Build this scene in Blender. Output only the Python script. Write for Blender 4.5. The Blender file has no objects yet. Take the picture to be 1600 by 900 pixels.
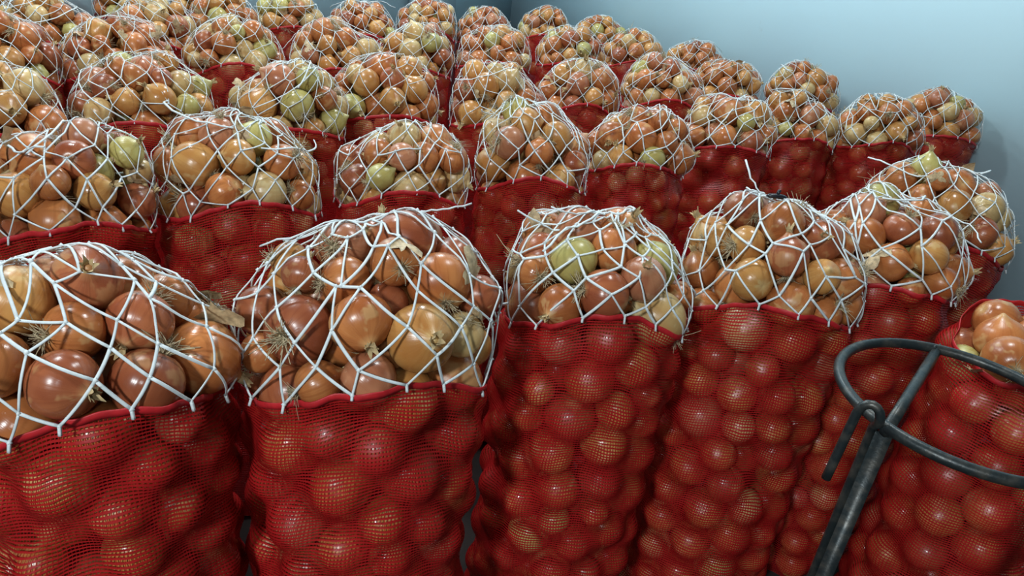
import bpy, math
import numpy as np
from mathutils import Matrix, Vector

scene = bpy.context.scene
COL = scene.collection
PI = math.pi

# ------------------------------------------------------------------ camera
RIM = 1.00                      # height of the sack mouths above the floor
CAMZ = RIM + 0.6806             # eye height
FPX = 1150.0                    # focal length in pixels of a 1600 px wide frame
# world axes written in camera axes (x right, y down, z forward)
AX = np.array([0.99106449, 0.1333836, 0.0])
AY = np.array([0.05833079, -0.4334084, 0.89930789])
AZ = np.array([0.11995292, -0.89127211, -0.43731604])
cam_d = bpy.data.cameras.new('camera'); cam = bpy.data.objects.new('camera', cam_d); COL.objects.link(cam)
right = Vector((AX[0], AY[0], AZ[0])); up = -Vector((AX[1], AY[1], AZ[1])); back = -Vector((AX[2], AY[2], AZ[2]))
M = Matrix.Identity(4)
for i in range(3):
    M[i][0], M[i][1], M[i][2] = right[i], up[i], back[i]
M[0][3], M[1][3], M[2][3] = 0, 0, CAMZ
cam.matrix_world = M
cam_d.sensor_width = 36.0; cam_d.lens = FPX / 1600.0 * 36.0
cam_d.clip_start = 0.02; cam_d.clip_end = 60
scene.camera = cam

# ------------------------------------------------------------------ world, lamps, exposure
w = bpy.data.worlds.new('world'); scene.world = w; w.use_nodes = True
bg = w.node_tree.nodes['Background']
bg.inputs[0].default_value = (0.62, 0.80, 0.92, 1); bg.inputs[1].default_value = 0.08

def lamp(name, loc, power, col=(0.88, 0.97, 1.0), size=0.16):
    d = bpy.data.lights.new(name, 'POINT'); d.shadow_soft_size = size; d.energy = power; d.color = col
    o = bpy.data.objects.new(name, d); COL.objects.link(o); o.location = loc
    return o
# bare lamps under the ceiling of the store, plus one added fill at the back
lamp('ceiling_lamp_near', (-1.05, -1.6, 2.75), 320)
lamp('ceiling_lamp_side', (0.25, -1.8, 2.8), 55)
lamp('ceiling_lamp_middle', (-1.7, 2.3, 3.6), 170)
lamp('ceiling_lamp_right', (0.8, 2.3, 3.6), 135)
lamp('ceiling_lamp_far', (-0.6, 5.0, 3.6), 205)
lamp('fill_lamp_back', (-2.3, 3.9, 3.7), 110)  # unseen fill, added to brighten the dark walls at the far corner

vs = scene.view_settings
vs.view_transform = 'Standard'; vs.look = 'None'; vs.gamma = 1.0; vs.exposure = -0.06
vs.use_curve_mapping = False
scene.cycles.transparent_max_bounces = 24
scene.cycles.max_bounces = 8

# ------------------------------------------------------------------ helpers
def mesh_np(name, V, F, uv=None, mats=None, midx=None, smooth=True):
    """V (n,3); F list of int arrays (m,k); uv per-vertex (n,2)"""
    me = bpy.data.meshes.new(name)
    V = np.asarray(V, np.float32)
    if not isinstance(F, list): F = [F]
    F = [np.asarray(f, np.int32) for f in F if len(f)]
    loops = np.concatenate([f.ravel() for f in F])
    tot = np.concatenate([np.full(len(f), f.shape[1], np.int32) for f in F])
    start = np.concatenate([[0], np.cumsum(tot)[:-1]]).astype(np.int32)
    me.vertices.add(len(V)); me.vertices.foreach_set('co', V.ravel())
    me.loops.add(len(loops)); me.loops.foreach_set('vertex_index', loops)
    me.polygons.add(len(tot)); me.polygons.foreach_set('loop_start', start)
    if smooth: me.polygons.foreach_set('use_smooth', np.ones(len(tot), bool))
    for m in (mats or []): me.materials.append(m)
    if midx is not None: me.polygons.foreach_set('material_index', np.asarray(midx, np.int32))
    if uv is not None:
        l = me.uv_layers.new(name='UVMap'); l.data.foreach_set('uv', np.asarray(uv, np.float32)[loops].ravel())
    me.update(); me.validate()
    return me

def link(name, me, parent=None):
    o = bpy.data.objects.new(name, me); COL.objects.link(o)
    if parent is not None: o.parent = parent
    return o

def empty(name, loc):
    o = bpy.data.objects.new(name, None); COL.objects.link(o); o.location = loc; o.empty_display_size = 0.05
    return o

def tag(o, label=None, cat=None, group=None, kind=None):
    if label: o['label'] = label
    if cat: o['category'] = cat
    if group: o['group'] = group
    if kind: o['kind'] = kind
    return o

class MB:                                   # joins vertex / face arrays into one mesh
    def __init__(s): s.v = []; s.f = {}; s.n = 0; s.uv = []
    def add(s, V, F, uv=None):
        V = np.asarray(V, float).reshape(-1, 3)
        for f in (F if isinstance(F, list) else [F]):
            f = np.asarray(f); s.f.setdefault(f.shape[1], []).append(f + s.n)
        s.v.append(V); s.uv.append(np.zeros((len(V), 2)) if uv is None else np.asarray(uv)); s.n += len(V)
    def mesh(s, name, mats, smooth=True):
        return mesh_np(name, np.concatenate(s.v), [np.concatenate(x) for x in s.f.values()], np.concatenate(s.uv), mats, None, smooth)

def tubes(P, radius, nrm=None, m=6, flat=1.0, cap=True):
    """P (E,K,3) polylines -> tube arrays; nrm (E,K,3) side reference; flat squeezes along nrm"""
    P = np.asarray(P, float)
    if P.ndim == 2: P = P[None]
    E_, K, _ = P.shape
    T = np.gradient(P, axis=1); T /= np.linalg.norm(T, axis=2, keepdims=True) + 1e-9
    if nrm is None:
        nrm = np.zeros_like(P); nrm[..., 2] = 1
        para = np.abs(T[..., 2]).max(axis=1) > 0.93
        nrm[para] = (0.6, -0.8, 0.0)
    else:
        nrm = np.broadcast_to(np.asarray(nrm, float), P.shape)
    N = nrm - T * (nrm * T).sum(2, keepdims=True); N /= np.linalg.norm(N, axis=2, keepdims=True) + 1e-9
    B = np.cross(T, N)
    r = np.broadcast_to(np.asarray(radius, float), (E_, K)) if np.ndim(radius) < 2 else np.asarray(radius)
    a = np.arange(m) * 2 * PI / m
    V = P[:, :, None] + r[:, :, None, None] * (np.cos(a)[None, None, :, None] * B[:, :, None] + flat * np.sin(a)[None, None, :, None] * N[:, :, None])
    idx = np.arange(E_ * K * m).reshape(E_, K, m)
    q = np.stack([idx[:, :-1], np.roll(idx, -1, 2)[:, :-1], np.roll(idx, -1, 2)[:, 1:], idx[:, 1:]], -1).reshape(-1, 4)
    F = [q]
    if cap: F += [idx[:, 0, ::-1].reshape(-1, m), idx[:, -1].reshape(-1, m)]
    return V.reshape(-1, 3), F

def box_arrays(c, s):
    c = np.asarray(c, float); s = np.asarray(s, float) / 2
    k = np.array([(x, y, z) for z in (-1, 1) for y in (-1, 1) for x in (-1, 1)], float)
    return c + k * s, np.array([(0, 2, 3, 1), (4, 5, 7, 6), (0, 1, 5, 4), (2, 6, 7, 3), (0, 4, 6, 2), (1, 3, 7, 5)])

# ------------------------------------------------------------------ materials
class NT:
    def __init__(s, name):
        s.m = bpy.data.materials.new(name); s.m.use_nodes = True; s.t = s.m.node_tree
        s.b = s.t.nodes['Principled BSDF']; s.out = s.t.nodes['Material Output']
    def n(s, typ, **k):
        o = s.t.nodes.new(typ)
        for a, v in k.items(): setattr(o, a, v)
        return o
    def l(s, a, b): s.t.links.new(a, b)
    def math(s, op, a, b=None, c=None, clamp=False):
        o = s.n('ShaderNodeMath', operation=op); o.use_clamp = clamp
        for i, v in enumerate((a, b, c)):
            if v is None: continue
            if isinstance(v, (int, float)): o.inputs[i].default_value = v
            else: s.l(v, o.inputs[i])
        return o.outputs[0]
    def mix(s, fac, a, b, blend='MIX'):
        o = s.n('ShaderNodeMix', data_type='RGBA', blend_type=blend)
        for sock, v in ((o.inputs[0], fac), (o.inputs[6], a), (o.inputs[7], b)):
            if isinstance(v, (int, float)): sock.default_value = v
            elif isinstance(v, tuple): sock.default_value = (*v[:3], 1)
            else: s.l(v, sock)
        return o.outputs[2]
    def noise(s, vec, scale, detail=2.0, dim='3D'):
        o = s.n('ShaderNodeTexNoise', noise_dimensions=dim); o.inputs['Scale'].default_value = scale; o.inputs['Detail'].default_value = detail
        if vec is not None: s.l(vec, o.inputs['Vector'])
        return o.outputs['Fac']
    def ramp(s, fac, lo, hi):
        o = s.n('ShaderNodeMapRange'); o.inputs[1].default_value = lo; o.inputs[2].default_value = hi
        s.l(fac, o.inputs[0]); return o.outputs[0]
    def bump(s, h, strength, dist):
        o = s.n('ShaderNodeBump'); o.inputs['Strength'].default_value = strength; o.inputs['Distance'].default_value = dist
        s.l(h, o.inputs['Height']); s.l(o.outputs[0], s.b.inputs['Normal'])

def onion_mat(name, base, deep, pale):
    m = NT(name)
    uv = m.n('ShaderNodeUVMap').outputs[0]
    sep = m.n('ShaderNodeSeparateXYZ'); m.l(uv, sep.inputs[0]); u, v = sep.outputs[0], sep.outputs[1]
    rnd = m.n('ShaderNodeObjectInfo').outputs['Random']
    off = m.math('MULTIPLY', rnd, 57.0)
    def vec(su, sv):
        c = m.n('ShaderNodeCombineXYZ')
        m.l(m.math('MULTIPLY_ADD', u, su, off), c.inputs[0]); m.l(m.math('MULTIPLY', v, sv), c.inputs[1]); m.l(off, c.inputs[2])
        return c.outputs[0]
    fine = m.noise(vec(26, 1.2), 1.0, 3.0)
    broad = m.noise(vec(3.2, 2.2), 1.0, 2.0)
    patch = m.noise(vec(2.2, 2.6), 1.3, 3.0)
    col = m.mix(m.ramp(broad, 0.36, 0.66), base, deep)
    col = m.mix(m.math('MULTIPLY', m.ramp(fine, 0.50, 0.68), 0.48), col, deep)
    col = m.mix(m.math('MULTIPLY', m.ramp(patch, 0.60, 0.66), 0.45), col, pale)
    pole = m.math('ABSOLUTE', m.math('SUBTRACT', v, 0.5))
    col = m.mix(m.math('MULTIPLY', m.ramp(pole, 0.38, 0.50), 0.80), col, pale)
    bright = m.n('ShaderNodeHueSaturation'); m.l(col, bright.inputs['Color'])
    m.l(m.math('MULTIPLY_ADD', rnd, 0.30, 0.86), bright.inputs['Value'])
    m.l(bright.outputs[0], m.b.inputs['Base Color'])
    m.l(m.math('MULTIPLY_ADD', m.ramp(patch, 0.35, 0.7), 0.18, 0.20), m.b.inputs['Roughness'])
    m.b.inputs['Specular IOR Level'].default_value = 0.45
    m.bump(fine, 0.25, 0.0015)
    return m.m

TONES = [  # word, base, deep, pale, weight
    ('copper', (0.50, 0.185, 0.058), (0.32, 0.092, 0.026), (0.60, 0.39, 0.17), 0.36),
    ('russet', (0.37, 0.115, 0.046), (0.24, 0.060, 0.025), (0.50, 0.28, 0.12), 0.17),
    ('golden', (0.54, 0.275, 0.085), (0.40, 0.160, 0.040), (0.64, 0.47, 0.21), 0.21),
    ('pale tan', (0.55, 0.400, 0.180), (0.44, 0.255, 0.095), (0.66, 0.55, 0.31), 0.10),
    ('yellow-green', (0.46, 0.410, 0.140), (0.37, 0.290, 0.085), (0.56, 0.53, 0.26), 0.06),
    ('pinkish-brown', (0.47, 0.200, 0.100), (0.34, 0.115, 0.055), (0.60, 0.38, 0.22), 0.10)]
ONION_M = [onion_mat('onion_skin_' + t[0].replace(' ', '_').replace('-', '_'), *t[1:4]) for t in TONES]
TWA = np.array([.56, .24, .12, .02, .0, .06])
TW = np.array([.50, .22, .14, .05, .03, .06])
TWB = np.array([.33, .15, .22, .17, .07, .06]); TWB /= TWB.sum()

def plain(name, col, rough=0.6, var=0.15, scale=30.0, bump=0.0, metallic=0.0):
    m = NT(name); tc = m.n('ShaderNodeTexCoord').outputs['Object']
    nz = m.noise(tc, scale, 4.0)
    c2 = tuple(max(0, c * (1 - var * 2)) for c in col)
    m.l(m.mix(m.ramp(nz, 0.35, 0.7), col, c2), m.b.inputs['Base Color'])
    m.b.inputs['Roughness'].default_value = rough; m.b.inputs['Metallic'].default_value = metallic
    if bump: m.bump(nz, 0.5, bump)
    return m.m
ROOT_M = plain('dry_root', (0.56, 0.46, 0.29), 0.85, 0.2, 8)
NECK_M = plain('dry_neck_leaf', (0.58, 0.43, 0.22), 0.8, 0.25, 5)
FLAKE_M = plain('papery_skin', (0.62, 0.46, 0.26), 0.55, 0.25, 6)
CORD_M = plain('white_cord', (0.70, 0.77, 0.79), 0.6, 0.08, 60)
CLIP_M = plain('black_plastic', (0.012, 0.014, 0.022), 0.35, 0.1, 40)

def bag_mat():
    m = NT('red_mesh_fabric')
    uv = m.n('ShaderNodeUVMap').outputs[0]
    wn = m.n('ShaderNodeTexNoise'); wn.inputs['Scale'].default_value = 16.0; wn.inputs['Detail'].default_value = 3.0
    m.l(uv, wn.inputs['Vector'])
    vm = m.n('ShaderNodeVectorMath', operation='MULTIPLY_ADD'); m.l(wn.outputs['Color'], vm.inputs[0])
    vm.inputs[1].default_value = (0.012, 0.012, 0); m.l(uv, vm.inputs[2])
    sep = m.n('ShaderNodeSeparateXYZ'); m.l(vm.outputs[0], sep.inputs[0])
    dens = m.noise(uv, 11.0, 2.0)
    wu = m.math('MULTIPLY_ADD', dens, 0.55, -0.09)       # thread share across
    wv = m.math('MULTIPLY_ADD', dens, 0.72, 0.07)
    fu = m.math('FRACT', m.math('DIVIDE', sep.outputs[0], 0.0066))
    fv = m.math('FRACT', m.math('DIVIDE', sep.outputs[1], 0.0068))
    tu = m.math('LESS_THAN', fu, wu); tv = m.math('LESS_THAN', fv, wv)
    thread = m.math('MAXIMUM', tu, tv)
    nz = m.noise(uv, 60.0, 2.0)
    col = m.mix(nz, (0.62, 0.022, 0.022), (0.44, 0.012, 0.014))
    m.l(col, m.b.inputs['Base Color']); m.b.inputs['Roughness'].default_value = 0.34
    m.b.inputs['Specular IOR Level'].default_value = 0.6
    m.bump(m.math('ADD', m.math('PINGPONG', fv, 0.5), nz), 0.5, 0.0015)
    trl = m.n('ShaderNodeBsdfTranslucent'); m.l(col, trl.inputs[0])
    mx = m.n('ShaderNodeMixShader'); mx.inputs[0].default_value = 0.35
    m.l(m.b.outputs[0], mx.inputs[1]); m.l(trl.outputs[0], mx.inputs[2])
    tr = m.n('ShaderNodeBsdfTransparent')
    mx2 = m.n('ShaderNodeMixShader'); m.l(thread, mx2.inputs[0]); m.l(tr.outputs[0], mx2.inputs[1]); m.l(mx.outputs[0], mx2.inputs[2])
    m.l(mx2.outputs[0], m.out.inputs[0])
    return m.m
BAG_M = bag_mat()
HEM_M = plain('red_hem_tape', (0.52, 0.016, 0.022), 0.5, 0.12, 90, 0.001)

def wall_mat():
    m = NT('white_wall_paint'); tc = m.n('ShaderNodeTexCoord').outputs['Object']
    big = m.noise(tc, 0.7, 3.0)
    col = m.mix(m.ramp(big, 0.3, 0.7), (0.56, 0.78, 0.86), (0.54, 0.76, 0.85))
    mp = m.n('ShaderNodeMapping'); mp.inputs['Scale'].default_value = (7, 7, 2.2); m.l(tc, mp.inputs[0])
    sc = m.noise(mp.outputs[0], 1.6, 6.0)
    col = m.mix(m.math('MULTIPLY', m.ramp(sc, 0.70, 0.76), 0.35), col, (0.36, 0.42, 0.42))
    m.l(col, m.b.inputs['Base Color']); m.b.inputs['Roughness'].default_value = 0.6
    m.bump(m.noise(tc, 40, 3.0), 0.15, 0.003)
    return m.m
WALL_M = wall_mat()
FLOOR_M = plain('dusty_concrete', (0.030, 0.022, 0.020), 0.9, 0.2, 6, 0.004)

def steel_mat():
    m = NT('worn_dark_steel'); tc = m.n('ShaderNodeTexCoord').outputs['Object']
    nz = m.noise(tc, 45, 5.0); n2 = m.noise(tc, 160, 3.0)
    col = m.mix(m.ramp(nz, 0.45, 0.7), (0.020, 0.027, 0.029), (0.065, 0.062, 0.054))
    m.l(col, m.b.inputs['Base Color']); m.b.inputs['Metallic'].default_value = 0.35
    m.l(m.math('MULTIPLY_ADD', n2, 0.3, 0.25), m.b.inputs['Roughness'])
    m.bump(n2, 0.4, 0.001)
    return m.m
STEEL_M = steel_mat()

# ------------------------------------------------------------------ the setting
V, F = box_arrays((0, 3.0, -0.05), (16, 14, 0.1)); tag(link('floor', mesh_np('floor', V, F, None, [FLOOR_M], None, False)), kind='structure')
NW = np.array([0.72, 0.694]); NW /= np.linalg.norm(NW); TD = np.array([-NW[1], NW[0]])      # wall normal (away from us), wall direction
WALL_D = 4.46
def wall(name, d0, d1, t0, t1, z1=4.0, mat=None):
    """upright slab between distances d0..d1 along NW and t0..t1 along TD"""
    q = [NW * d + TD * t for d, t in ((d0, t0), (d1, t0), (d1, t1), (d0, t1))]
    V = [(x, y, z) for z in (0, z1) for x, y in q]
    F = np.array([(0, 3, 2, 1), (4, 5, 6, 7), (0, 1, 5, 4), (1, 2, 6, 5), (2, 3, 7, 6), (3, 0, 4, 7)])
    return tag(link(name, mesh_np(name, V, F, None, [mat or WALL_M], None, False)), kind='structure')
wall('wall_right', WALL_D, WALL_D + 0.2, -4.5, 5.3)
WALL_T = 5.1
wall('wall_back', -4.0, WALL_D, WALL_T, WALL_T + 0.2)
wall('shade_band_1', 3.40, 3.80, WALL_T - 0.08, WALL_T, mat=plain('column_shade_tone', (0.46, 0.62, 0.70), 0.6, 0.04, 3))  # slab toned darker: shade of a wall return put into its colour

# ------------------------------------------------------------------ where the sacks stand
# name: (image x, image y of the front of the mouth, heap height, half width)
SACKS = [
    ('A', 165, 658, .18, .21), ('A', 574, 605, .215, .228), ('A', 924, 503, .155, .215), ('A', 1204, 477, .20, .220), ('A', 1358, 448, .20, .20), ('O', 1610, 592, .06, .20),
    ('B', 98, 350, .19, .20), ('B', 378, 318, .20, .208), ('B', 628, 302, .17, .195), ('B', 832, 288, .205, .192), ('B', 995, 262, .18, .19), ('B', 1130, 228, .195, .20), ('B', 1240, 212, .19, .19), ('B', 1365, 226, .20, .195), ('B', 1450, 385, .22, .22),
    ('C', -10, 222, 0.180, 0.203), ('C', 225, 195, 0.190, 0.215), ('C', 448, 205, 0.200, 0.198), ('C', 598, 182, 0.200, 0.215), ('C', 780, 185, 0.210, 0.208), ('C', 900, 168, 0.200, 0.198), ('C', 1035, 160, 0.210, 0.213), ('C', 1130, 150, 0.190, 0.203), ('C', 1250, 160, 0.220, 0.208), ('C', 1455, 212, 0.220, 0.215),
    ('D', 5, 118, 0.190, 0.203), ('D', 178, 112, 0.190, 0.215), ('D', 370, 107, 0.190, 0.215), ('D', 528, 112, 0.210, 0.213), ('D', 645, 105, 0.210, 0.198), ('D', 770, 97, 0.190, 0.213), ('D', 890, 98, 0.190, 0.208), ('D', 985, 95, 0.190, 0.213), ('D', 1083, 110, 0.180, 0.198),
    ('E', 70, 72, 0.190, 0.213), ('E', 240, 70, 0.190, 0.203), ('E', 350, 45, 0.190, 0.203), ('E', 452, 42, 0.190, 0.203), ('E', 568, 55, 0.190, 0.208), ('E', 665, 50, 0.190, 0.208), ('E', 757, 55, 0.180, 0.203), ('E', 850, 55, 0.200, 0.208), ('E', 935, 70, 0.180, 0.203),
    ('F', 25, 22, 0.190, 0.208), ('F', 155, -14, 0.190, 0.208), ('F', 268, 5, 0.190, 0.208)]
CAM = np.array([0, 0, CAMZ])
def ray(X, Y):
    d = np.array([(X - 800) / FPX, (Y - 450) / FPX, 1.0])
    return np.array([AX @ d, AY @ d, AZ @ d])
def project(P):
    q = np.asarray(P, float) - CAM
    c = q[..., 0:1] * AX + q[..., 1:2] * AY + q[..., 2:3] * AZ
    return np.stack([800 + FPX * c[..., 0] / c[..., 2], 450 + FPX * c[..., 1] / c[..., 2], c[..., 2]], -1)
XY = []
for row, X, Y, H, R in SACKS:
    d = ray(X, Y); P = d * ((RIM - CAMZ) / d[2]); h = P[:2] / np.hypot(*P[:2])
    XY.append(P[:2] + 0.17 * h)
XY = np.array(XY); RAD = np.array([s[4] for s in SACKS])
for _ in range(60):                          # neighbours touch but do not share space
    D = XY[:, None] - XY[None]; L = np.hypot(D[..., 0], D[..., 1]) + np.eye(len(XY)) * 9
    ov = np.clip((RAD[:, None] + RAD[None]) * .985 - L, 0, None)
    XY += (D / L[..., None] * ov[..., None] * 0.25).sum(1)
    dw = XY @ NW + RAD + 0.02; lim = WALL_D
    XY -= NW * np.clip(dw - lim, 0, None)[:, None]
    XY -= TD * np.clip(XY @ TD + RAD + 0.02 - WALL_T + 0.08, 0, None)[:, None]

ORD = ['first', 'second', 'third', 'fourth', 'fifth', 'sixth', 'seventh', 'eighth', 'ninth', 'tenth', 'eleventh', 'twelfth', 'thirteenth', 'fourteenth']
ROWW = {'A': 'front', 'B': 'second', 'C': 'third', 'D': 'fourth', 'E': 'fifth', 'F': 'rearmost'}

# ------------------------------------------------------------------ onions: packing
ROWN = np.array([-0.53, 0.85])
def pack(rng, R, Ry, H, depth, open_top=False):
    """spheres filling the top `depth` of a sack and the heap above its mouth (z = 0)"""
    vol = PI * R * Ry * depth + 2 / 3 * PI * R * Ry * H
    rs = []
    tot = 0
    while tot < vol * 0.615:
        r = float(np.clip(rng.normal(0.0470, 0.0064), 0.034, 0.060)); rs.append(r); tot += 4 / 3 * PI * r ** 3
    r = np.array(rs); n = len(r)
    a = rng.uniform(0, 2 * PI, n); q = np.sqrt(rng.uniform(0, 1, n))
    zz = rng.uniform(-depth, H * 0.75, n)
    P = np.c_[q * np.cos(a) * R * .8, q * np.sin(a) * Ry * .8, zz]
    RR = (r[:, None] + r[None]) * 0.985; wig = rng.normal(0, .009, n)
    for it in range(170):
        D = P[:, None] - P[None]; L = np.sqrt((D ** 2).sum(2)) + np.eye(n) * 9
        ov = np.clip(RR - L, 0, None)
        P += (D / L[..., None] * ov[..., None] * 0.36).sum(1)
        if it < 110: P[:, 2] -= 0.0006 * (P[:, 2] > 0)
        for _ in range(2):
            lo = -depth + r; P[:, 2] = np.maximum(P[:, 2], lo)
            b = P[:, 2] > 0
            bl = np.where(b, .014 * np.exp(-P[:, 2] / .06) + wig * np.clip(P[:, 2] / .06, 0, 1), -.002); ex, ey, ez = R - r + bl, Ry - r + bl, np.maximum(H - r + wig, 0.012)
            k = np.sqrt((P[:, 0] / ex) ** 2 + (P[:, 1] / ey) ** 2 + np.where(b, (P[:, 2] / ez) ** 2, 0))
            o = k > 1; s = np.where(o, 1 / k, 1)
            P[:, 0] *= s; P[:, 1] *= s; P[:, 2] *= np.where(b, s, 1)
    return P, r

def onion_arrays(nu, nv, rng, squash=1.0, neck=0.28, lump=0.02):
    t = np.linspace(0.0, 1.0, nv); t = t + 0.035 * np.sin(2 * PI * t) * -1
    t = np.clip(t, 0.012, 0.985)
    r = np.sin(PI * t) ** 0.94; z = -np.cos(PI * t) * squash
    k = np.clip((t - 0.80) / 0.185, 0, 1); z = z + neck * k ** 2.2; r = np.where(t > .8, r * (1 - .15 * k), r)
    z = z + 0.07 * np.exp(-(t / 0.07) ** 2)
    a = np.arange(nu) / nu * 2 * PI
    ph = rng.uniform(0, 6.28, 3)
    wob = 1 + lump * np.sin(a + ph[0])[None] + lump * .8 * np.sin(2 * a + ph[1])[None] + lump * .4 * np.sin(5 * a + ph[2])[None]
    V = np.stack([r[:, None] * np.cos(a) * wob, r[:, None] * np.sin(a) * wob, np.repeat(z[:, None], nu, 1)], -1).reshape(-1, 3)
    idx = np.arange(nu * nv).reshape(nv, nu); nx = np.roll(idx, -1, 1)
    q = np.stack([idx[:-1], nx[:-1], nx[1:], idx[1:]], -1).reshape(-1, 4)
    u = np.abs(2 * np.arange(nu) / nu - 1)
    uv = np.stack(np.broadcast_arrays(u[None], t[:, None]), -1).reshape(-1, 2)
    V = np.vstack([V, (0, 0, z[0] + .02), (0, 0, z[-1])]); uv = np.vstack([uv, (0, 0), (0, 1)])
    n0 = nu * nv
    T = np.vstack([np.stack([nx[0], idx[0], np.full(nu, n0)], -1), np.stack([idx[-1], nx[-1], np.full(nu, n0 + 1)], -1)])
    return V, q, T, uv, z[0], z[-1]

def hair_arrays(rng, n, length, spread, r0, down=-1, m=3, K=5):
    a = rng.uniform(0, 6.28, n); sp = np.sqrt(rng.uniform(0, 1, n)) * spread
    L = length * rng.uniform(.45, 1.0, n); s = np.linspace(0, 1, K)
    dirx = np.cos(a) * sp; diry = np.sin(a) * sp
    cur = rng.normal(0, .45, (n, 2))
    P = np.zeros((n, K, 3))
    base = rng.uniform(0, .13, n)
    P[..., 0] = np.cos(a)[:, None] * base[:, None] + L[:, None] * (dirx[:, None] * s + cur[:, :1] * s ** 2)
    P[..., 1] = np.sin(a)[:, None] * base[:, None] + L[:, None] * (diry[:, None] * s + cur[:, 1:] * s ** 2)
    P[..., 2] = down * L[:, None] * (s * (1 - .35 * sp[:, None] * s))
    return tubes(P, np.broadcast_to(r0 * (1 - .5 * s), (n, K)), None, m, 1.0, False)

rng0 = np.random.default_rng(5)
HI = [onion_arrays(26, 17, rng0, sq, nk) for sq, nk in ((.90, .22), (.98, .30), (.84, .18), (1.04, .34), (.93, .12), (.88, .26))]
MID = [onion_arrays(14, 10, rng0, sq, nk) for sq, nk in ((.92, .03), (.96, .05), (.88, .04))]
LOW = [onion_arrays(9, 7, rng0, sq, nk) for sq, nk in ((.92, .04), (.96, .05))]
HI_MESH = [mesh_np('onion_bulb', h[0], [h[1], h[2]], h[3], [ONION_M[0]]) for h in HI]
ROOTS = []
for k in range(3):
    mb = MB(); mb.add(*hair_arrays(rng0, 46, .50, .95, .016))
    th = np.linspace(0, 2 * PI, 10, endpoint=False)
    d = np.vstack([[(0, 0, -.05)], np.c_[np.cos(th) * .17, np.sin(th) * .17, np.full(10, .02)]])
    mb.add(d, np.array([(0, 1 + (i + 1) % 10, 1 + i) for i in range(10)]))
    ROOTS.append(mb.mesh('root_tuft', [ROOT_M]))
NECKS = []
for k in range(3):                            # withered leaf ends twisted out of the neck
    mb = MB()
    for j in range(7):
        a = j / 7 * 6.28 + rng0.uniform(-.3, .3); L = rng0.uniform(.16, .46); s = np.linspace(0, 1, 5)
        wd = .11 * (1 - s ** 1.5) + .015; lean = rng0.uniform(.0, .55); tw = rng0.uniform(-1.2, 1.2)
        c = np.c_[np.cos(a) * (.10 + lean * L * s ** 1.6), np.sin(a) * (.10 + lean * L * s ** 1.6), L * s - .06]
        sd = np.c_[-np.sin(a + tw * s), np.cos(a + tw * s), .2 * np.sin(3 * s + j)]
        V = np.concatenate([c - sd * wd[:, None], c + sd * wd[:, None]])
        mb.add(V, np.array([(i, 5 + i, 6 + i, 1 + i) for i in range(4)]))
    NECKS.append(mb.mesh('dry_neck', [NECK_M]))
FLAKES = []
for k in range(3):                            # a piece of skin peeling off the bulb
    n = 7; g = np.linspace(-1, 1, n); A, B = np.meshgrid(g, g)
    rr = np.hypot(A, B); lim = 1 + .35 * np.sin(3 * np.arctan2(B, A) + k) + .2 * np.sin(7 * np.arctan2(B, A) + 2 * k)
    A2, B2 = A * .42 * lim, B * .36 * lim
    lift = 1.02 + .30 * np.clip(A + .3, 0, 2) ** 1.5 * (1 + .3 * np.sin(4 * B + k)); nn = np.stack([A2, B2, np.sqrt(np.clip(1 - A2 ** 2 - B2 ** 2, .1, 1))], -1)
    V = (nn * lift[..., None]).reshape(-1, 3); idx = np.arange(n * n).reshape(n, n)
    FLAKES.append(mesh_np('peeling_skin', V, np.stack([idx[:-1, :-1], idx[:-1, 1:], idx[1:, 1:], idx[1:, :-1]], -1).reshape(-1, 4), None, [FLAKE_M]))

def rand_rot(rng):
    q = rng.normal(size=4); q /= np.linalg.norm(q); w_, x, y, z = q
    return np.array([[1 - 2 * (y * y + z * z), 2 * (x * y - z * w_), 2 * (x * z + y * w_)], [2 * (x * y + z * w_), 1 - 2 * (x * x + z * z), 2 * (y * z - x * w_)], [2 * (x * z - y * w_), 2 * (y * z + x * w_), 1 - 2 * (x * x + y * y)]])

# ------------------------------------------------------------------ sacks
NET_ROWS = 7
def fill_relax(ob, it, wrap_top=False):
    g = ob.copy()
    for _ in range(it):
        up_ = np.vstack([g[:1], g[:-1]]); dn = np.vstack([g[1:], g[-1:]])
        av = (np.roll(g, 1, 1) + np.roll(g, -1, 1)) * .27 + (up_ + dn) * .23
        if wrap_top: av[-1] = av[-2].mean()
        g = np.maximum(ob, av)
    return g

def bil(G, fi, fj):
    """bilinear lookup, rows clamped, columns periodic"""
    n, m = G.shape; fi = np.clip(fi, 0, n - 1.001); i = fi.astype(int); di = fi - i
    j = np.floor(fj).astype(int); dj = fj - j; j0 = j % m; j1 = (j + 1) % m
    return (G[i, j0] * (1 - dj) + G[i, j1] * dj) * (1 - di) + (G[i + 1, j0] * (1 - dj) + G[i + 1, j1] * dj) * di

ALL = []            # every onion: dict(sack, pos, r, rot, tone, exposed)
SACK_INFO = []
row_count = {}
rowkeys = [('A' if s[0] == 'O' else s[0]) for s in SACKS]
order_in_row = {}
for rk in 'ABCDEF':
    ids = [i for i in range(len(SACKS)) if rowkeys[i] == rk]
    ids.sort(key=lambda i: SACKS[i][1])
    for k, i in enumerate(ids): order_in_row[i] = k

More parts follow.
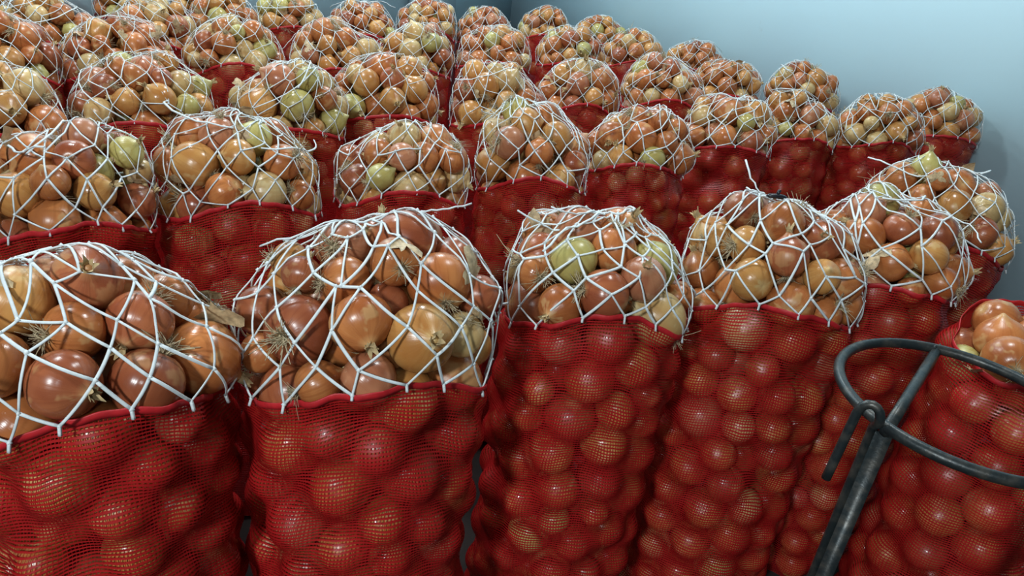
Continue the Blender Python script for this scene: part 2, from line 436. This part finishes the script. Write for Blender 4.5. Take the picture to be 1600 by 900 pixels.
for si, (row, PX, PY, H, R) in enumerate(SACKS):
    rng = np.random.default_rng(100 + si * 7)
    near = row in 'AO'
    depth = {'A': RIM - .01, 'O': RIM - .01, 'B': .46}.get(row, .30)
    Ry = R * 0.94
    cx, cy = XY[si]
    face = math.atan2(-cy, -cx)                      # towards the viewer's side
    rown = math.atan2(-ROWN[1], -ROWN[0])            # towards the aisle in front
    ax = face * .6 + rown * .4 if abs(face - rown) < PI else rown
    rot = ax + PI / 2                                # local -y faces the aisle
    cr, sr = math.cos(rot), math.sin(rot)
    loc = np.array([cx, cy, RIM + rng.uniform(-.012, .012)])
    P, r = pack(rng, R, Ry, H, depth, row == 'O')
    if row != 'O':
        zc = np.clip(P[:, 2], 0, None); P[:, 0] += rng.uniform(-.28, .28) * zc; P[:, 1] += rng.uniform(-.18, .18) * zc
    W3 = np.c_[P[:, 0] * cr - P[:, 1] * sr, P[:, 0] * sr + P[:, 1] * cr, P[:, 2]]      # relative to the mouth centre, world aligned
    # --- mouth line: sags at the two ends, higher towards the aisles
    def rim_z(th):
        p = th - ax
        if row == 'O': return .012 * np.sin(p * 2 + 1) - .03 * np.cos(p)
        return .045 * np.cos(2 * p) - .022 + .007 * np.sin(3 * p + si) - .012 * (1 + np.cos(p)) / 2
    # --- bag membrane
    nt, nz = (150, 110) if near else ((100, 60) if row == 'B' else (56, 30))
    th = np.arange(nt) / nt * 2 * PI
    Ltot = RIM - .015
    s = np.linspace(0, 1, nz)
    zr = rim_z(th)
    Z = zr[None] - s[:, None] * (Ltot + zr[None])
    ob = np.full((nz, nt), R * .72)
    ct, st = np.cos(th), np.sin(th)
    for (x, y, z), rr in zip(W3, r):
        if np.hypot(x, y) + rr < R * .72 or z - rr > .08: continue
        s2 = (rr + .003) ** 2 - (Z - z) ** 2
        perp = x * st - y * ct; al = x * ct + y * st
        q = s2 - perp[None] ** 2
        ob = np.maximum(ob, np.where((q > 0) & (al[None] > 0), al[None] + np.sqrt(np.clip(q, 0, None)), 0))
    if depth < .6:                                    # lower down the filled sack keeps its girth
        c_ = np.cos(th - rot); s_ = np.sin(th - rot); Rel = 1 / np.sqrt((c_ / R) ** 2 + (s_ / Ry) ** 2)
        ob = np.where(Z < -depth + .03, np.maximum(ob, Rel[None] * (.965 + .02 * np.sin(9 * th + 3)[None] * np.sin(Z * 60))), ob)
    G = fill_relax(ob, 26 if near else 16)
    base_taper = 1 - .06 * np.clip((s - .93) / .07, 0, 1) ** 2
    root = empty('onion_sack', loc * np.array([1, 1, 0]))
    VW = np.stack([G * ct * base_taper[:, None], G * st * base_taper[:, None], Z + loc[2]], -1)
    idx = np.arange(nt * nz).reshape(nz, nt)
    nxt = np.roll(idx, -1, 1)
    quads = np.stack([idx[:-1], idx[1:], nxt[1:], nxt[:-1]], -1)
    # uv seam: duplicate last column
    VV = np.concatenate([VW, VW[:, :1]], 1); idx2 = np.arange((nt + 1) * nz).reshape(nz, nt + 1)
    q2 = np.stack([idx2[:-1, :-1], idx2[1:, :-1], idx2[1:, 1:], idx2[:-1, 1:]], -1).reshape(-1, 4)
    uu = np.linspace(0, 2 * PI * R, nt + 1)
    UV = np.stack([np.broadcast_to(uu[None], (nz, nt + 1)) + si * 3.1, np.broadcast_to((s * Ltot)[:, None], (nz, nt + 1)) + si * 1.7], -1).reshape(-1, 2)
    mb = MB(); mb.add(VV.reshape(-1, 3), q2, UV)
    if row in 'AOB':                                  # the tape of the weave has thickness
        inn = VV.copy(); inn[..., :2] *= (1 - .0011 / np.hypot(VV[..., 0], VV[..., 1]))[..., None]
        mb.add(inn.reshape(-1, 3), q2, UV)
    zb = loc[2] + Z[-1].mean()
    mb.add(np.vstack([VW[-1], [(0, 0, zb)]]), np.array([(i, nt, (i + 1) % nt) for i in range(nt)]), np.zeros((nt + 1, 2)) + si)
    bag = link('mesh_bag', mb.mesh('mesh_bag', [BAG_M]), root)
    # --- hem tape around the mouth
    hp = np.stack([(G[0] + .0022) * ct, (G[0] + .0022) * st, zr + loc[2] + .002], -1)
    hw, hd = (.0062, .0010)
    cross = [(hd, -hw), (hd * 1.3, 0), (hd, hw * .75), (0, hw), (-hd, hw * .6), (-hd, -hw)]
    ring = np.stack([hp + np.stack([ct * a_, st * a_, np.full(nt, b_) + .0015 * np.sin(th * 23 + si)], -1) for a_, b_ in cross], 1)
    ridx = np.arange(nt * 6).reshape(nt, 6); rn = np.roll(ridx, -1, 0)
    qq = np.stack([ridx, rn, np.roll(rn, -1, 1), np.roll(ridx, -1, 1)], -1).reshape(-1, 4)
    link('hem', mesh_np('hem', ring.reshape(-1, 3), qq, None, [HEM_M]), bag)
    # --- net cap
    if row != 'O':
        npt, npf = (72, 30) if row in 'AB' else (44, 18)
        th2 = np.arange(npt) / npt * 2 * PI; ph2 = np.linspace(-.35, PI / 2, npf)
        O = np.array([0, 0, -.05])
        dirs = np.stack([np.cos(ph2)[:, None] * np.cos(th2), np.cos(ph2)[:, None] * np.sin(th2), np.repeat(np.sin(ph2)[:, None], npt, 1)], -1)
        ob2 = np.full((npf, npt), .10)
        for c, rr in zip(W3, r):
            if c[2] < -.12: continue
            cc = c - O; b = dirs @ cc; q = b * b - cc @ cc + (rr * 1.02 + .001) ** 2
            ob2 = np.maximum(ob2, np.where((q > 0) & (b > 0), b + np.sqrt(np.clip(q, 0, None)), 0))
        G2 = fill_relax(ob2, 34 if row in 'AB' else 16, True)
        tilt = np.array([np.cos(ax + PI), np.sin(ax + PI), 0]) * rng.uniform(.35, .95) + np.array([-np.sin(ax), np.cos(ax), 0]) * rng.uniform(-.6, .6)
        def on(thv, phv, off):
            d = np.stack([np.cos(phv) * np.cos(thv), np.cos(phv) * np.sin(thv), np.sin(phv)], -1)
            k = np.clip(phv / (PI / 2), 0, 1) ** 2.0
            d = d + tilt * k[..., None]; d /= np.linalg.norm(d, axis=-1, keepdims=True)
            t_ = np.arctan2(d[..., 1], d[..., 0]) % (2 * PI); p_ = np.arcsin(np.clip(d[..., 2], -1, 1))
            g = bil(G2, (p_ + .35) / (PI / 2 + .35) * (npf - 1), t_ / (2 * PI) * npt)
            return O + d * (g + off)[..., None], d
        crd = {'A': .0023, 'B': .0020}.get(row, .0017); N = 15; Mr = NET_ROWS
        ph_top = 1.40
        kth = np.zeros((Mr + 1, N)); kph = np.zeros((Mr + 1, N))
        for i in range(Mr + 1):
            jt = (np.arange(N) + .5 * (i % 2)) / N * 2 * PI + si
            kth[i] = jt + rng.normal(0, .075, N) * (0.5 if i == 0 else 1)
            rz = rim_z(kth[i]); rr_ = np.interp((kth[i] % (2 * PI)), np.append(th, 2 * PI), np.append(G[0], G[0][0]))
            ph0 = np.arctan2(rz + .004 - O[2], rr_)
            f = (i / Mr) ** .88
            kph[i] = ph0 + (ph_top - ph0) * f + (rng.normal(0, .05, N) if 0 < i < Mr else 0)
        Ea, Eb = [], []
        for i in range(Mr):
            for j in range(N):
                Ea.append((kth[i, j], kph[i, j])); jj = j
                Eb.append((kth[i + 1, jj], kph[i + 1, jj]))
                j2 = (j - 1) if i % 2 == 0 else (j + 1)
                t2 = kth[i + 1, j2 % N] + (2 * PI if j2 >= N else (-2 * PI if j2 < 0 else 0))
                Ea.append((kth[i, j], kph[i, j])); Eb.append((t2, kph[i + 1, j2 % N]))
        Ea, Eb = np.array(Ea), np.array(Eb)
        K = 7 if row in 'A' else (5 if row == 'B' else 4)
        tt = np.linspace(0, 1, K)
        thv = Ea[:, :1] * (1 - tt) + Eb[:, :1] * tt; phv = Ea[:, 1:] * (1 - tt) + Eb[:, 1:] * tt
        PP, nn = on(thv, phv, crd * .7)
        PP = PP + np.array([0, 0, loc[2]])
        mb = MB()
        rad = crd * rng.uniform(.82, 1.25, (len(PP), 1)) * np.ones((1, K))
        mb.add(*tubes(PP, rad, nn, 6 if row == 'A' else (4 if row == 'B' else 3), .62, row in 'AB'))
        # knots
        KP, kn = on(kth, kph, crd * .9); KP = KP.reshape(-1, 3) + np.array([0, 0, loc[2]])
        oc = np.array([(1, 0, 0), (-1, 0, 0), (0, 1, 0), (0, -1, 0), (0, 0, 1), (0, 0, -1)], float)
        of = np.array([(0, 2, 4), (2, 1, 4), (1, 3, 4), (3, 0, 4), (2, 0, 5), (1, 2, 5), (3, 1, 5), (0, 3, 5)])
        ks = crd * rng.uniform(1.5, 2.2, (len(KP), 1, 1))
        KV = KP[:, None] + oc[None] * ks
        mb.add(KV.reshape(-1, 3), (of[None] + 6 * np.arange(len(KP))[:, None, None]).reshape(-1, 3))
        # cord ends hanging from the lacing at the hem
        hang = []
        for j in range(N):
            p = KP[j]; nrm_ = np.array([np.cos(kth[0, j]), np.sin(kth[0, j]), 0])
            L_ = rng.uniform(.006, .016); hang.append([p + nrm_ * .004 * min(1, q_) + np.array([0, 0, -L_ * q_]) for q_ in np.linspace(0, 1, 4)])
        mb.add(*tubes(np.array(hang), crd * 1.2, None, 4))
        # drawstring gathering the top loops
        tq = np.linspace(0, 2 * PI, 25); PD, nD = on(tq, np.full(25, ph_top) + .03 * np.sin(5 * tq), crd * 1.6)
        mb.add(*tubes(PD[None] + np.array([0, 0, loc[2]]), crd * 1.25, nD[None], 5, .8, False))
        net = link('net_cap', mb.mesh('net_cap', [CORD_M]), root)
        # loose cord ends
        for q_ in range(3 if row in 'AB' else 2):
            a0 = rng.uniform(0, 2 * PI); p0 = rng.uniform(.75, 1.40) if q_ else 1.38
            L_ = rng.uniform(.05, .15) if q_ else rng.uniform(.09, .17)
            if q_ == 2: L_ = rng.uniform(.03, .06)
            n_ = 9; s_ = np.linspace(0, 1, n_); da = rng.normal(0, 1.2)
            A_ = a0 + da * s_; Bp = p0 - L_ / .22 * s_
            pts, nr = on(A_, Bp, crd * 2.2)
            lift = rng.uniform(.0, .055) if rng.uniform() < .6 else .004
            if q_ == 2: lift = rng.uniform(.05, .08)
            pts = pts + nr * (lift * s_ ** 1.8)[:, None] + np.array([0, 0, loc[2]]) + rng.normal(0, .0015, (n_, 3))
            V_, F_ = tubes(pts[None], crd * rng.uniform(1.1, 1.5), nr[None], 6, .6)
            link('loose_cord', mesh_np('loose_cord', V_, F_, None, [CORD_M]), net)
    # --- onions of this sack
    rngt = np.random.default_rng(900 + si)
    for k in range(len(r)):
        p = W3[k]
        pw = p + loc
        edge = math.hypot(p[0] / R, p[1] / R)
        zrim = float(rim_z(math.atan2(p[1], p[0])))
        inner = (p[2] < -.02 and math.hypot(p[0], p[1]) < R - .135)
        if inner: continue
        tone = int(rngt.choice(len(TONES), p=TWA if si < 2 else (TW if row in 'AO' else TWB)))
        ALL.append(dict(sack=si, p=pw, r=r[k], rot=rand_rot(rng), tone=tone, row=row, top=p[2] > zrim + .006, h=p[2], rv=rng.uniform(size=6)))
    SACK_INFO.append(dict(root=root, loc=loc))

# ------------------------------------------------------------------ which onions show
CP = np.array([o['p'] for o in ALL]); CR = np.array([o['r'] for o in ALL])
pj = project(CP); pxr = CR * FPX / pj[:, 2]
inframe = (pj[:, 0] > -pxr * .3) & (pj[:, 0] < 1600 + pxr * .3) & (pj[:, 1] > -pxr * .3) & (pj[:, 1] < 900 + pxr * .3)
cand = np.where(np.array([o['top'] for o in ALL]) & inframe)[0]
rel = CP - CAM; dist = np.linalg.norm(rel, axis=1)
show = np.zeros(len(ALL))
offs = [(0, 0)] + [(.62 * math.cos(a), .62 * math.sin(a)) for a in np.arange(8) * PI / 4]
RV = np.array([right.x, right.y, right.z]); UVc = np.array([up.x, up.y, up.z])
for i in cand:
    vis = 0
    near_ = np.where((dist < dist[i] + .02) & (np.abs(pj[:, 0] - pj[i, 0]) < pxr + pxr[i]) & (np.abs(pj[:, 1] - pj[i, 1]) < pxr + pxr[i]))[0]
    near_ = near_[near_ != i]
    for ox, oy in offs:
        d = rel[i] + (RV * ox + UVc * oy) * CR[i]; dl = np.linalg.norm(d); d = d / dl
        tself = dl - CR[i] * math.sqrt(max(0, 1 - ox * ox - oy * oy))
        b = rel[near_] @ d; q = b * b - (rel[near_] ** 2).sum(1) + CR[near_] ** 2
        tt = b - np.sqrt(np.clip(q, 0, None))
        if not np.any((q > 0) & (tt < tself - .001)): vis += 1
    show[i] = vis / len(offs)
score = show * pxr ** 2
sel = [i for i in np.argsort(-score) if show[i] >= .2][:300]
selset = set(int(i) for i in sel)

# ------------------------------------------------------------------ labels of sacks
def sack_phrase(si):
    if SACKS[si][0] == 'O': return 'open sack'
    return f"{ORD[order_in_row[si]]} sack of the {ROWW[rowkeys[si]]} row"
SACK_LABEL = {
    0: 'red mesh sack cut by the left edge, foremost, big onions under white net',
    1: 'largest red mesh onion sack in front, tall heap under white net, left of centre',
    2: 'red mesh onion sack in the centre of the front row, low heap under white net',
    3: 'red mesh onion sack with a black clip on its white net',
    4: 'red mesh onion sack in shadow right behind the one with the black clip',
    5: 'open red mesh onion sack without a net, behind the black steel ring'}
for si, inf in enumerate(SACK_INFO):
    rk = rowkeys[si]
    lab = SACK_LABEL.get(si)
    if lab is None:
        nrow = sum(1 for x in rowkeys if x == rk)
        lab = f"red mesh onion sack under white net, {ORD[order_in_row[si]]} from left in the {ROWW[rk]} row"
    tag(inf['root'], lab, 'sack', 'red mesh sacks of onions standing in rows')

# ------------------------------------------------------------------ single onions
by = {}
for i in sel: by.setdefault(ALL[i]['sack'], []).append(int(i))
for si, ids in by.items():
    ids = sorted(ids, key=lambda i: pj[i, 1]); n = len(ids)
    ntier = 1 if n < 6 else (2 if n < 12 else 3)
    tiers = np.array_split(np.array(ids), ntier)
    names = {1: ['visible'], 2: ['upper', 'lower'], 3: ['top', 'middle', 'bottom']}[ntier]
    for tn, tier in zip(names, tiers):
        tier = sorted(tier, key=lambda i: pj[i, 0])
        for k, i in enumerate(tier):
            o = ALL[i]; vi = int(o['rv'][0] * len(HI))
            ob_ = link('onion', HI_MESH[vi])
            ob_.material_slots[0].link = 'OBJECT'; ob_.material_slots[0].material = ONION_M[o['tone']]
            m4 = Matrix([[*(o['rot'][a] * o['r']), o['p'][a]] for a in range(3)] + [[0, 0, 0, 1]])
            ob_.matrix_world = m4
            word = TONES[o['tone']][0]
            feat = ''
            z0, z1 = HI[vi][4], HI[vi][5]
            axis = o['rot'][:, 2]; tocam = (CAM - o['p']); tocam /= np.linalg.norm(tocam)
            if o['rv'][1] < .75:
                c = link('root_tuft', ROOTS[int(o['rv'][2] * 3)], ob_); c.location = (0, 0, z0)
                sc = .9 + .8 * o['rv'][3]; c.scale = (sc, sc, sc)
                if -axis @ tocam > .45: feat = ' with a root tuft'
            if o['rv'][4] < .75:
                c = link('dry_neck', NECKS[int(o['rv'][5] * 3)], ob_); c.location = (0, 0, z1 - .02)
            if o['rv'][3] < .32:
                c = link('peeling_skin', FLAKES[int(o['rv'][5] * 3)], ob_)
                c.rotation_euler = (o['rv'][0] * 6, o['rv'][2] * 6, 0)
            place = f"{ORD[k]} from left in {tn} tier of {sack_phrase(si)}"
            lab = f"{word} onion, {place}"
            tag(ob_, lab, 'onion', f"onions heaped on the {sack_phrase(si)}")

# ------------------------------------------------------------------ the remaining onions, deep in the sacks and far behind
Vs, Qs, Ts, UVs, MQ, MT = [], [], [], [], [], []
nv_ = 0
for i, o in enumerate(ALL):
    if i in selset: continue
    lib = MID if (o['row'] in 'AO' or (o['row'] == 'B' and o['top'])) else LOW
    V, q, T, uv, _, _ = lib[int(o['rv'][0] * len(lib))]
    Vs.append((V * o['r']) @ o['rot'].T + o['p']); Qs.append(q + nv_); Ts.append(T + nv_)
    UVs.append(uv + np.array([int(o['rv'][1] * 40) * 2.0, 0])); nv_ += len(V)
    MQ.append(np.full(len(q), o['tone'])); MT.append(np.full(len(T), o['tone']))
me = mesh_np('onions', np.concatenate(Vs), [np.concatenate(Qs), np.concatenate(Ts)], np.concatenate(UVs), ONION_M, np.concatenate(MQ + MT))
tag(link('onions', me), 'countless further onions packed inside the mesh sacks and in the far heaps', 'onions', None, 'stuff')

# withered roots and leaf shreds sticking out of the far heaps
rngs = np.random.default_rng(77)
mb = MB()
for i in range(len(ALL)):
    o = ALL[i]
    if i in selset or not o['top'] or show[i] < .05 or o['rv'][2] > .6: continue
    V, F = hair_arrays(rngs, 9, .75, 1.0, .022, -1, 3, 3)
    mb.add((V + np.array([0, 0, -.85])) @ o['rot'].T * o['r'] + o['p'], F)
tag(link('root_shreds', mb.mesh('root_shreds', [ROOT_M])), 'fine dry onion roots sticking out of the far heaps', 'roots', None, 'stuff')

# ------------------------------------------------------------------ steel ring stand
RZ = RIM + 0.06                        # height of the ring
RC = np.array([0.774, 1.066, RZ]); RR_ = 0.1987
st_root = empty('ring_stand', (RC[0], RC[1], 0))
def sp(p): return np.asarray(p, float) - np.array([RC[0], RC[1], 0])
def ring_hit(X, Y):
    d = ray(X, Y); p = CAM + d * ((RZ - CAMZ) / d[2]); v = p[:2] - RC[:2]; v /= np.hypot(*v)
    return np.array([*(RC[:2] + v * RR_), RZ])
a = np.linspace(0, 2 * PI, 73)
ringp = np.c_[RR_ * np.cos(a), RR_ * np.sin(a), np.full(73, RZ)]
V, F = tubes(ringp, .0095, None, 10, 1.0, False)
link('ring', mesh_np('ring', V, F, None, [STEEL_M]), st_root)
pf = ring_hit(1402, 664); pb = ring_hit(1468, 553)
V, F = tubes(np.array([pf + (pb - pf) * t for t in np.linspace(-.02, 1.0, 4)]) - np.array([RC[0], RC[1], .004]), .0095, None, 8)
link('cross_bar', mesh_np('cross_bar', V, F, None, [STEEL_M]), st_root)
toc = CAM[:2] - pf[:2]; toc /= np.hypot(*toc); lat = np.array([-toc[1], toc[0]])        # lat points to image left? checked below
if (project(np.array([*(pf[:2] + lat * .05), RZ]))[0] > project(pf)[0]): lat = -lat
# front leg: an angle iron
lc = pf[:2] + lat * .001
mb = MB()
ang = math.atan2(lat[1], lat[0]); c_, s_ = math.cos(ang), math.sin(ang)
for cx_, cy_, sx_, sy_ in ((0, 0, .025, .005), (-.010, -.011, .005, .022)):
    Vb, Fb = box_arrays((cx_, cy_, (RZ - .012) / 2), (sx_, sy_, RZ - .012))
    Vr = np.c_[Vb[:, 0] * c_ - Vb[:, 1] * s_ + lc[0] - RC[0], Vb[:, 0] * s_ + Vb[:, 1] * c_ + lc[1] - RC[1], Vb[:, 2]]
    mb.add(Vr, Fb)
link('leg', mb.mesh('leg', [STEEL_M], False), st_root)
# slimmer rod running beside it, its top bent over the ring into a hook
lr = lc + lat * .018 - toc * .02
hook = [(lr[0], lr[1], .0), (lr[0], lr[1], .3), (lr[0], lr[1], .6), (lr[0], lr[1], RZ - .06), (*(lr + toc * .004), RZ - .015)]
top = np.array([*(lc + toc * .012 + lat * .012), RZ])
for t in np.linspace(0, 1, 9):
    aa = PI * t; hook.append((*(top[:2] + lat * (.017 - .017 * math.cos(aa)) ), RZ + .008 + .026 * math.sin(aa)))
for t in np.linspace(.15, 1, 5):
    hook.append((*(top[:2] + lat * (.034 + .006 * t) + toc * .012 * t), RZ + .008 - .125 * t))
V, F = tubes(np.array(hook) - np.array([RC[0], RC[1], 0]), .0075, np.array([toc[0], toc[1], 0.01]), 8)
link('hook_rod', mesh_np('hook_rod', V, F, None, [STEEL_M]), st_root)
for aa in (-.52, -1.05):
    px_, py_ = RR_ * math.cos(aa), RR_ * math.sin(aa)
    V, F = tubes(np.array([(px_, py_, z) for z in (0, .4, .8, RZ - .004)]), .010, None, 8)
    link('leg', mesh_np('leg', V, F, None, [STEEL_M]), st_root)
for p in (pf, pb):                                    # weld beads
    mb = MB()
    for k in range(5):
        q = p + np.array([*(rngs.normal(0, .004, 2)), rngs.normal(0, .002) + .004])
        mb.add(q - np.array([RC[0], RC[1], 0]) + oc * .006, of)
    link('weld', mb.mesh('weld', [STEEL_M]), st_root)
tag(st_root, 'dark steel ring on legs with a bent hook, standing before the open sack', 'stand')

# ------------------------------------------------------------------ black clip on the net
c3 = XY[3]
tops = [o for o in ALL if o['sack'] == 3]
best = None
for o in tops * 40:                                        # where the sight line first meets the heap
    if o is tops[0]:
        if best is not None: break
        yy = 304 if 'yy' not in globals() else yy + 2; d = ray(1213, yy)
    q = CAM - o['p']; b = q @ d; cc = q @ q - (o['r'] + .006) ** 2; dd = d @ d; disc = b * b - dd * cc
    if disc > 0:
        t = (-b - math.sqrt(disc)) / dd
        if best is None or t < best: best = t
if best is None: best = 1.62
cp = CAM + d * best
mb = MB()
ang = math.atan2(RV[1], RV[0]); c_, s_ = math.cos(ang), math.sin(ang)
n_ = 9; xs = np.linspace(-.024, .024, n_); prof = .0075 * (1 - (np.abs(xs) / .026) ** 4)
V, F = tubes(np.c_[xs * c_, xs * s_, .001 * np.cos(xs * 60)], prof[None], None, 8, .8); mb.add(V, F)
link_o = link('plastic_clip', mb.mesh('plastic_clip', [CLIP_M])); link_o.location = cp + np.array([0, 0, .004])
Vt, Ft = tubes(np.array([(0, 0, .004), (.002, .002, .010), (.004, .004, .015)]), .004, np.array([1, 0, 0.]), 6)
link('tongue', mesh_np('tongue', Vt, Ft, None, [CLIP_M]), link_o)
tag(link_o, 'small black plastic clip caught on the white net of a front sack', 'clip')
